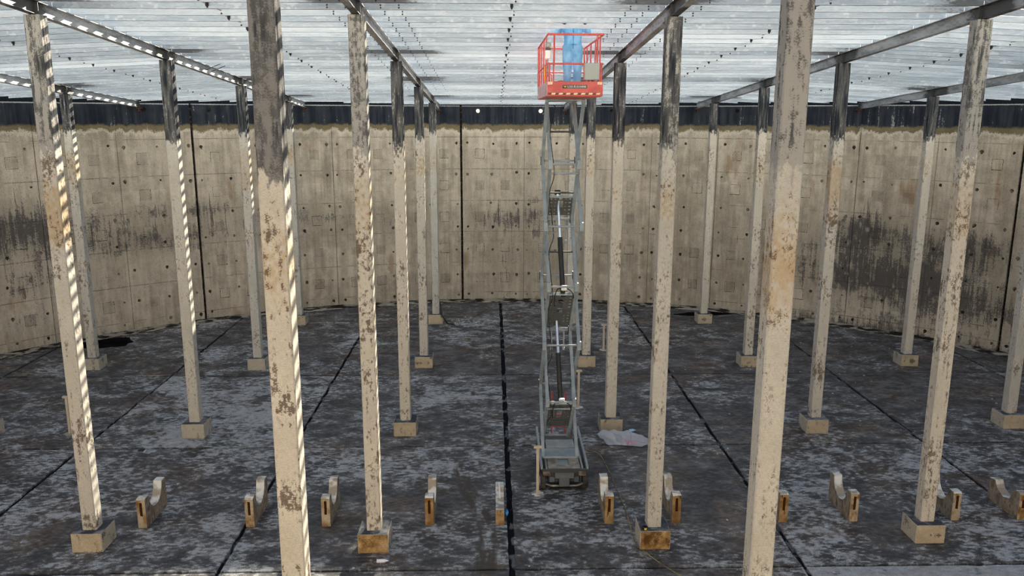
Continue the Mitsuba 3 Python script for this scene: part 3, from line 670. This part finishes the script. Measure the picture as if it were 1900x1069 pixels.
# platform
px0, px1, py0, py1 = 1.20, 2.395, 18.20, 21.95
zb, zf_, zt = 9.50, 9.60, 9.80
PL = put('platform', cat_([cbox(px0, px1, py0, py1, zb-.02, zf_, .01)]), 'lift_red', LIFT)
put('front_toe_board', cbox(px0, px1, py0-.012, py0+.012, zb+.01, zt, .004), 'lift_red', PL)
put('side_toe_board', cbox(px0-.012, px0+.008, py0+.02, py1, zb, zt, .004), 'lift_pink', PL, label='faded pink toe board')
put('side_toe_board', cbox(px1-.008, px1+.012, py0+.02, py1, zb, zt, .004), 'lift_red', PL)
put('rear_toe_board', cbox(px0, px1, py1-.01, py1+.01, zb, zt, .004), 'lift_red', PL)
RR = .021; zm, zr = 10.17, 10.78
put('front_top_rail', tube([px0-.01, py0, zr], [px1+.01, py0, zr], RR+.003), 'lift_red', PL, smooth=40)
put('front_mid_rail', tube([px0, py0, zm], [px1, py0, zm], RR-.002), 'lift_red', PL, smooth=40)
for xx, z0, z1 in ((1.335, zm-.05, zr), (2.268, zm, zr), (px0+.035, zt, zm+.02), (px1-.03, zt, zm+.02)): put('front_post', tube([xx, py0, z0], [xx, py0, z1], RR-.002), 'lift_red', PL, smooth=40)
for xx in (px0, px1):
    put('side_top_rail', tube([xx, py0, zr], [xx, py1, zr], RR), 'lift_red', PL, smooth=40)
    put('side_mid_rail', tube([xx, py0, zm], [xx, py1, zm], RR-.003), 'lift_red', PL, smooth=40)
    for yy in (18.75, 19.6, 20.5, 21.3, py1):
        put('side_post', tube([xx, yy, zt], [xx, yy, zr], RR-.004), 'lift_red', PL, smooth=40)
put('rear_top_rail', tube([px0, py1, zr], [px1, py1, zr], RR), 'lift_red', PL, smooth=40)
put('rear_mid_rail', tube([px0, py1, zm], [px1, py1, zm], RR-.003), 'lift_red', PL, smooth=40)
for xx in (1.6, 2.0): put('rear_post', tube([xx, py1, zt], [xx, py1, zr], RR-.004), 'lift_red', PL, smooth=40)
put('gate_loop', path_tube(spline([[1.24, 18.9, 9.8], [1.24, 18.9, 9.95], [1.33, 18.9, 9.97], [1.34, 18.9, 9.8]]), .012), 'lift_red', PL)
# sign, hazard stripes, warning labels on the front toe board
sg = put('sign', cbox(1.528, 2.057, py0-.017, py0-.011, 9.652, 9.722, .001), 'sign_black', PL, label='black sign reading 1300 FLEXIHIRE in white')
tm = meshkit.text_mesh('1300 FLEXIHIRE', 0.046)
tm = tm if isinstance(tm, trimesh.Trimesh) else trimesh.Trimesh(*tm)
v = tm.vertices.copy(); v = v-v.min(0); v[:, 0] *= 0.415/max(v[:, 0].max(), 1e-6); v[:, 1] *= .046/max(v[:, 1].max(), 1e-6)
tm.vertices = np.c_[1.625+v[:, 0], py0-.0175-.004*(v[:, 2]/max(v[:, 2].max(), 1e-9)), 9.664+v[:, 1]]; trimesh.repair.fix_normals(tm)
put('lettering', tm, 'sign_white', sg)
fx = Polygon([(0, .046), (.012, .036), (.028, .036), (.040, .046), (.040, .022), (.020, 0), (0, .022)])
m = extrude_polygon(fx, .004); v = m.vertices.copy(); m.vertices = np.c_[1.555+v[:, 0]*1.2, py0-.0172-v[:, 2], 9.662+v[:, 1]*1.1]; trimesh.repair.fix_normals(m)
put('fox_head', m, 'fox_orange', sg, label='small orange fox head emblem')
put('hazard_tape', cbox(px0+.01, px1-.07, py0-.016, py0-.011, zb+.018, zb+.058, .001), 'hazard_dark', PL)
hz = []
for q in np.arange(1.275, 2.30, .162):
    if abs(q-1.60) < .03: pass
    pg = Polygon([(q, 0), (q+.085, 0), (q+.105, .034), (q+.02, .034)]); m = extrude_polygon(pg, .003); v = m.vertices.copy(); m.vertices = np.c_[v[:, 0], py0-.0165-v[:, 2], zb+.021+v[:, 1]]; trimesh.repair.fix_normals(m)
    put('hazard_stripe', m, 'hazard_yellow', PL)
for xx in (1.255, 2.335):
    wl = put('warning_label', cbox(xx-.05, xx+.05, py0-.016, py0-.011, 9.735, 9.79, .001), 'label_cream', PL)
    put('triangle', cat_([bar([xx-.03+.022*q, py0-.0175, 9.775], [xx-.02+.022*q, py0-.0175, 9.752], .004, .012, up=(1, 0, 0)) for q in range(3)]), 'fox_orange', wl)
# boxes hung on the rails
put('document_box', cbox(1.985, 2.315, py0-.09, py0-.025, 9.83, 10.185, .015), 'box_grey', PL, label='grey box hung on the front rail')
cb = put('control_box', cbox(1.155, 1.285, 18.42, 18.56, 10.28, 10.47, .02), 'white_plastic', PL, label='white control box on the left rail')
put('hood', cat_([cbox(1.165, 1.285, 18.42, 18.56, 10.52, 10.64, .03)]), 'box_grey', cb); put('bracket', cat_([cbox(1.17, 1.28, 18.43, 18.55, 10.47, 10.52, .01), tube([1.22, 18.5, 9.9], [1.22, 18.5, 10.28], .008)]), 'lift_dark', cb)
put('harness_strap', path_tube(spline([[1.19, 18.85, 10.16], [1.18, 18.86, 10.0], [1.20, 18.86, 9.8]]), .022, 6), 'yellow_web', PL, label='yellow strap')
put('tool_bag', trimesh.creation.icosphere(subdivisions=2, radius=1.0).apply_transform(np.diag([.13, .10, .09, 1])).apply_translation([1.50, 18.42, 9.74]), 'lift_red', PL, smooth=True)
put('motor_cowl', cat_([tube([2.0, 18.5, 9.75], [2.0, 18.62, 9.75], .085, 16), tube([1.62, 18.9, 9.75], [1.62, 18.98, 9.75], .085, 16)]), 'lift_black', PL)

# ---------------------------------------------------------------- worker
def limb(js):
    """hull chain of spheres: list of (point, radius) pairs"""
    M = m3.Manifold()
    for (a, ra), (b, rb) in zip(js[:-1], js[1:]):
        pts = [trimesh.creation.icosphere(subdivisions=2, radius=r).vertices+np.array(p) for p, r in ((a, ra), (b, rb))]
        M = M + m3.Manifold.hull_points(np.vstack(pts))
    return M
def fleshy(M, l=0.03, it=10):
    t = to_tm(M.refine_to_length(l)); t.merge_vertices(); trimesh.smoothing.filter_taubin(t, iterations=it); return t
wx, wy, wz = 1.835, 19.29, 9.60                          # standing behind a purlin, facing the camera
mat('coverall', (lambda p, n, uv: mix((0.10, 0.33, 0.60), (0.20, 0.47, 0.74), smoothstep(0.3, 0.7, fbm(p.x*9, p.y*9, p.z*5, octaves=4)))), 0.7)
mat('skin', (0.42, 0.25, 0.18), 0.5); mat('hair_dark', (0.03, 0.02, 0.015), 0.6); mat('glove_blue', (0.02, 0.03, 0.14), 0.6); mat('boot_black', (0.02, 0.02, 0.02), 0.6); mat('coverall_seam', (0.05, 0.20, 0.42), 0.7)
mat('eye_white', (0.7, 0.7, 0.68), 0.3)
def wp(x, y, z): return (wx+x, wy+y, wz+z)
legs = [limb([(wp(s*.10, 0, .98), .135), (wp(s*.115, -.01, .72), .115), (wp(s*.115, -.02, .50), .095), (wp(s*.112, .02, .28), .090), (wp(s*.105, .03, .10), .088)]) for s in (-1, 1)]
torso = limb([(wp(-.07, 0, .99), .145), (wp(.07, 0, .99), .145)])+limb([(wp(-.07, 0, 1.0), .140), (wp(-.06, -.01, 1.15), .130), (wp(-.08, 0, 1.34), .135), (wp(-.10, .02, 1.46), .085)])+limb([(wp(.07, 0, 1.0), .140), (wp(.06, -.01, 1.15), .130), (wp(.08, 0, 1.34), .135), (wp(.10, .02, 1.46), .085)]) \
      + limb([(wp(-.07, -.01, 1.12), .13), (wp(.07, -.01, 1.12), .13)])+limb([(wp(-.09, 0, 1.34), .13), (wp(.09, 0, 1.34), .13)])+limb([(wp(-.17, .02, 1.45), .075), (wp(.17, .02, 1.45), .075)])
arms = [limb([(wp(s*.19, .01, 1.44), .078), (wp(s*.315, -.02, 1.365), .070), (wp(s*.345, -.05, 1.325), .066), (wp(s*.30, -.15, 1.43), .056), (wp(s*.240, -.24, 1.53), .045)]) for s in (-1, 1)]
W = thing('person', 'worker in blue coverall and gloves standing on the red platform, arms raised through the purlins', 'person')
# body: one continuous surface under the clothes (head, neck, core)
head = limb([(wp(0, .02, 1.45), .060), (wp(0, .01, 1.56), .056)])+limb([(wp(0, .0, 1.64), .078), (wp(0, .02, 1.72), .092), (wp(0, .015, 1.755), .085)])+limb([(wp(0, -.035, 1.615), .045), (wp(0, -.02, 1.68), .06)]) \
       + limb([(wp(0, -.092, 1.70), .012), (wp(0, -.104, 1.662), .017)])+sum([limb([(wp(s*.092, .02, 1.70), .016), (wp(s*.090, .02, 1.66), .014)]) for s in (-1, 1)], m3.Manifold())
core = limb([(wp(0, .0, .98), .10), (wp(0, .0, 1.2), .10), (wp(0, .02, 1.44), .06)])
put('body', fleshy(head+core, .02, 6), 'skin', W, smooth=True)
put('hair', fleshy(limb([(wp(0, .045, 1.72), .088), (wp(0, .03, 1.775), .084)]), .02, 4), 'hair_dark', W, smooth=True)
for s in (-1, 1): put('eye', trimesh.creation.icosphere(subdivisions=2, radius=.012).apply_translation(wp(s*.033, -.068, 1.715)), 'eye_white', W, smooth=True)
put('mouth', trimesh.creation.icosphere(subdivisions=2, radius=1.0).apply_transform(np.diag([.024, .006, .006, 1])).apply_translation(wp(0, -.082, 1.625)), 'slot_rust', W, smooth=True)
suit = sum(legs+arms, torso)
sm = fleshy(suit, .025, 12)
vn = sm.vertex_normals; q = sm.vertices
def n3(p, s): return np.array(meshkit.noise(p*s)).ravel()
wrk = 0.014*(n3(q*np.array([1, 1, 2.2]), 11.0)-.5)+0.008*(n3(q*np.array([1, 1, 1.5])+5, 26.0)-.5)
sm.vertices = q+vn*wrk[:, None]
cv = put('coverall', sm, 'coverall', W, smooth=True, label='light blue disposable coverall')
put('hood', fleshy(limb([(wp(-.05, .075, 1.49), .05), (wp(.05, .075, 1.49), .05)]), .02, 4), 'coverall', cv, smooth=True)
put('zip', path_tube(spline([wp(0, -.148, .95), wp(0, -.146, 1.1), wp(0, -.142, 1.25), wp(0, -.135, 1.38)]), .006, 6), 'coverall_seam', cv)
put('waist_seam', path_tube([wp(.205*math.cos(a), -.005+.139*math.sin(a), 1.05) for a in np.linspace(0, 2*math.pi, 32)], .006, 6), 'coverall_seam', cv)
for s in (-1, 1):
    hb = np.array(wp(s*.235, -.262, 1.545))                 # wrist, over the purlin top
    palm = limb([(hb, .034), (hb+[-s*.005, -.075, .012], .034)])+limb([(hb+[s*.022, -.03, .005], .024), (hb+[s*.026, -.085, .012], .022)])+limb([(hb+[-s*.022, -.03, .005], .024), (hb+[-s*.030, -.085, .012], .022)])
    hand = palm
    for kf, (ox, ln) in enumerate(((-.034, .060), (-.012, .070), (.011, .066), (.033, .052))):
        k0 = hb+[s*ox, -.085, .008]; k1 = k0+[0, -.040, .002]; k2 = k1+[0, -.012, -ln*.75]; k3 = k2+[0, .006, -ln*.70]
        hand = hand+limb([(k0, .0105), (k1, .0100), (k2, .0093), (k3, .0085)])
    t0 = hb+[-s*.028, -.03, -.006]; hand = hand+limb([(t0, .014), (t0+[-s*.03, -.03, -.012], .012), (t0+[-s*.040, -.058, -.022], .010)])
    ht = to_tm(hand.refine_to_length(.006)); ht.merge_vertices(); trimesh.smoothing.filter_taubin(ht, iterations=4)
    put('glove', ht, 'glove_blue', W, smooth=True, label='dark blue glove gripping the purlin')
    put('boot', fleshy(limb([(wp(s*.105, .05, .06), .058), (wp(s*.112, -.06, .05), .05), (wp(s*.118, -.16, .04), .038)]), .02, 4), 'boot_black', W, smooth=True)

# ---------------------------------------------------------------- loose things on the floor
# clear bag
scene['clear_film'] = {'type': 'blendbsdf', 'weight': 0.5, 'a': {'type': 'thindielectric', 'int_ior': 1.5}, 'b': {'type': 'principledthin', 'base_color': P(0.82, 0.87, 0.95), 'roughness': 0.3, 'diff_trans': 1.0, 'eta': 1.45}}
t = thing('plastic_bag', 'crumpled clear plastic bag lying on the floor right of the scissor lift', 'bag')
rb = np.random.RandomState(21)
bp = []
for _ in range(46):                                   # a taut crumpled skin: facets between a few ridge points
    a = rb.rand()*2*math.pi; e_ = rb.rand()
    bp.append([.60*math.cos(a)*(1-.25*e_)+.10*math.cos(a)**2, .34*math.sin(a)*(1-.35*e_), .02+.36*e_*(1-.6*max(0, math.cos(a)))*rb.uniform(.5, 1.15)])
bp += [[.86, -.12, .02], [.80, .02, .05], [-.62, .05, .22], [-.55, -.1, .02]]
bn = lambda p, s, o: np.array(meshkit.noise(p*s+o)).ravel()-.5
hull = trimesh.convex.convex_hull(np.array(bp)).subdivide().subdivide()
v = hull.vertices; d_ = bn(v, 4.0, 3)*.30+bn(v, 9, 7)*.16
v = v-hull.vertex_normals*d_[:, None]; v[:, 2] = np.maximum(v[:, 2], .004)
hull.vertices = v+np.array([3.66, 21.62, 0]); put('film', hull, 'clear_film', t, smooth=10)
mat('pink_rag', (0.55, 0.10, 0.22), 0.8)
v = trimesh.creation.icosphere(subdivisions=3, radius=1.0); v.vertices = v.vertices*(1+.5*bn(v.vertices, 3, 4))[:, None]*np.array([.20, .10, .05])+np.array([3.86, 21.50, .075]); put('rag', v, 'pink_rag', t, smooth=True, label='crumpled pink cloth inside')
mat('bottle_blue', (0.40, 0.66, 0.82), 0.25); mat('cap_blue', (0.05, 0.25, 0.7), 0.4)
def bottle(x, y, ang, name, label, m, r=.045, L=.22):
    t = thing(name, label, 'bottle')
    prof = np.array([[1e-4, 0], [r, .005], [r, L*.62], [r*.4, L*.82], [r*.4, L*.92], [1e-4, L*.92]])
    b = trimesh.creation.revolve(prof, sections=18); c = trimesh.creation.cylinder(radius=r*.45, height=L*.09, sections=14); c.apply_translation([0, 0, L*.955])
    for q in (b, c):
        q.apply_transform(trimesh.transformations.rotation_matrix(math.pi/2, [0, 1, 0])); q.apply_transform(trimesh.transformations.rotation_matrix(ang, [0, 0, 1])); q.apply_translation([x, y, r+.002])
    put('body', b, m, t, smooth=35); put('cap', c, 'cap_blue', t, smooth=35)
bottle(3.98, 22.44, .25, 'plastic_bottle', 'small light blue bottle lying beside the footing behind the plastic bag', 'bottle_blue')
mat('bottle_white', (0.70, 0.74, 0.80), 0.25)
bottle(-2.42, 15.42, .05, 'plastic_bottle', 'pale empty bottle lying in front of the rusty footing left of the lift', 'bottle_white', .04, .26)
# cord
mat('cord_yellow', worn((0.14, 0.11, 0.04), (0.30, 0.24, 0.09)), 0.6)
cp = [(2.42, 21.12, .30), (2.47, 21.16, .08), (2.61, 21.13, .016), (2.78, 21.0, .012), (2.93, 20.7, .012), (3.02, 19.6, .012), (3.05, 18.9, .012), (3.10, 17.6, .012), (3.08, 16.6, .012), (3.085, 16.05, .012), (3.20, 15.75, .012), (3.50, 15.19, .012), (3.76, 14.8, .012), (4.0, 14.4, .012)]
t = thing('power_cord', 'thin yellowish cord running over the floor from the scissor lift past a footing', 'cord')
put('cord', path_tube(spline(cp, 10), .011, 7), 'cord_yellow', t, smooth=True)
# black hose at the far column
t = thing('hose', 'black hose hanging down by the footing of a distant column near the wall', 'hose')
put('tube', path_tube(spline([(-2.33, 35.2, 1.0), (-2.27, 35.14, .55), (-2.14, 35.12, .25), (-2.0, 35.2, .04), (-1.8, 35.1, .03), (-1.7, 34.95, .03)], 8), .03, 8), 'cable_black', t, smooth=True)
# tape roll on the footing
t = thing('tape_roll', 'yellow and black tape roll lying on the rusty footing right of the lift', 'tape roll')
mat('tape_yellow', (0.8, 0.5, 0.02), 0.5)
ann = extrude_polygon(Point(0, 0).buffer(.062, 16).difference(Point(0, 0).buffer(.04, 16)), .055); ann.apply_translation([3.235, 15.93, PH]); put('roll', ann, 'lift_black', t)
a = np.linspace(-1.9, -1.0, 8); pg = Polygon([(.064*math.cos(q), .064*math.sin(q)) for q in a]+[(.060*math.cos(q), .060*math.sin(q)) for q in a[::-1]]); m = extrude_polygon(pg, .045); m.apply_translation([3.235, 15.93, PH+.004]); put('yellow_band', m, 'tape_yellow', t)
# white rod on the broken saddle, blue rag beside it
put('white_rod', tube([.15, 17.30, .50], [.14, 18.05, .525], .018, 10), 'sign_white', cat='rod', label='white rod lying on the broken pipe saddle beside the middle floor joint')
mat('rag_blue', (0.06, 0.30, 0.72), 0.6)
v = trimesh.creation.icosphere(subdivisions=3, radius=1.0); v.vertices = v.vertices*(1+.6*bn(v.vertices, 3, 4))[:, None]*np.array([.045, .09, .07])+np.array([.305, 17.45, .06]); put('blue_rag', v, 'rag_blue', cat='rag', label='crumpled bright blue rag lying against the broken pipe saddle', smooth=True)
# sludge puddles
def blob(x, y, rx, ry, seed, name, label):
    r_ = np.random.RandomState(seed); a = np.linspace(0, 2*math.pi, 40, endpoint=False); ph = r_.rand(4)*6
    rr = 1+.16*np.sin(2*a+ph[0])+.12*np.sin(3*a+ph[1])+.07*np.sin(7*a+ph[2])
    m = extrude_polygon(Polygon(np.c_[x+rx*rr*np.cos(a), y+ry*rr*np.sin(a)]), .008); m.apply_translation([0, 0, .001])
    put(name, m, 'black_sludge', cat='puddle', label=label)
blob(-15.75, 32.3, 1.15, .75, 4, 'sludge_puddle', 'large black sludge puddle beside the far left column at the wall')
blob(9.9, 37.0, 1.25, .38, 9, 'sludge_puddle', 'long black sludge puddle by the wall behind the small distant footing')
# black scrap on the floor joint
t = thing('tape_scrap', 'small black scrap with a pale strip lying on the floor left of the second-row column', 'scrap')
put('scrap', cbox(-9.78, -9.62, 21.28, 21.42, 0, .05, .015), 'lift_black', t); put('strip', cbox(-9.60, -9.57, 21.2, 21.34, 0, .03, .006), 'sign_white', t)
# paint flakes and litter
fl = []; rf = np.random.RandomState(5)
for _ in range(420):
    x, y = rf.uniform(-16, 18), rf.uniform(14.6, 38)
    if (x-CX)**2+(y-CY)**2 > 23.3**2: continue
    if math.hypot((x+15.75)/1.6, (y-32.3)/1.2) < 1 or math.hypot((x-9.9)/1.8, (y-37)/.8) < 1: continue
    if rf.rand() > (.35+.65*(x > 4)): continue
    s = rf.uniform(.012, .045); q = np.array([[s*rf.uniform(.5, 1)*math.cos(a), s*rf.uniform(.5, 1)*math.sin(a)] for a in np.linspace(0, 6.28, 5, endpoint=False)])
    m = extrude_polygon(Polygon(q), rf.uniform(.004, .015)); m.apply_translation([x, y, 0]); fl.append(m)
for _ in range(60):
    x, y = rf.normal(-.9, .45), rf.normal(35.3, .35)
    s = rf.uniform(.02, .06); m = trimesh.creation.box(extents=[s*1.6, s, .02]); m.apply_transform(trimesh.transformations.rotation_matrix(rf.rand()*3, [0, 0, 1])); m.apply_translation([x, y, .01]); fl.append(m)
put('paint_flakes', cat_(fl), 'flake_white', kind='stuff', cat='debris', label='pale paint flakes and litter scattered over the floor')
dmat('flake_white', (0.52, 0.56, 0.60))
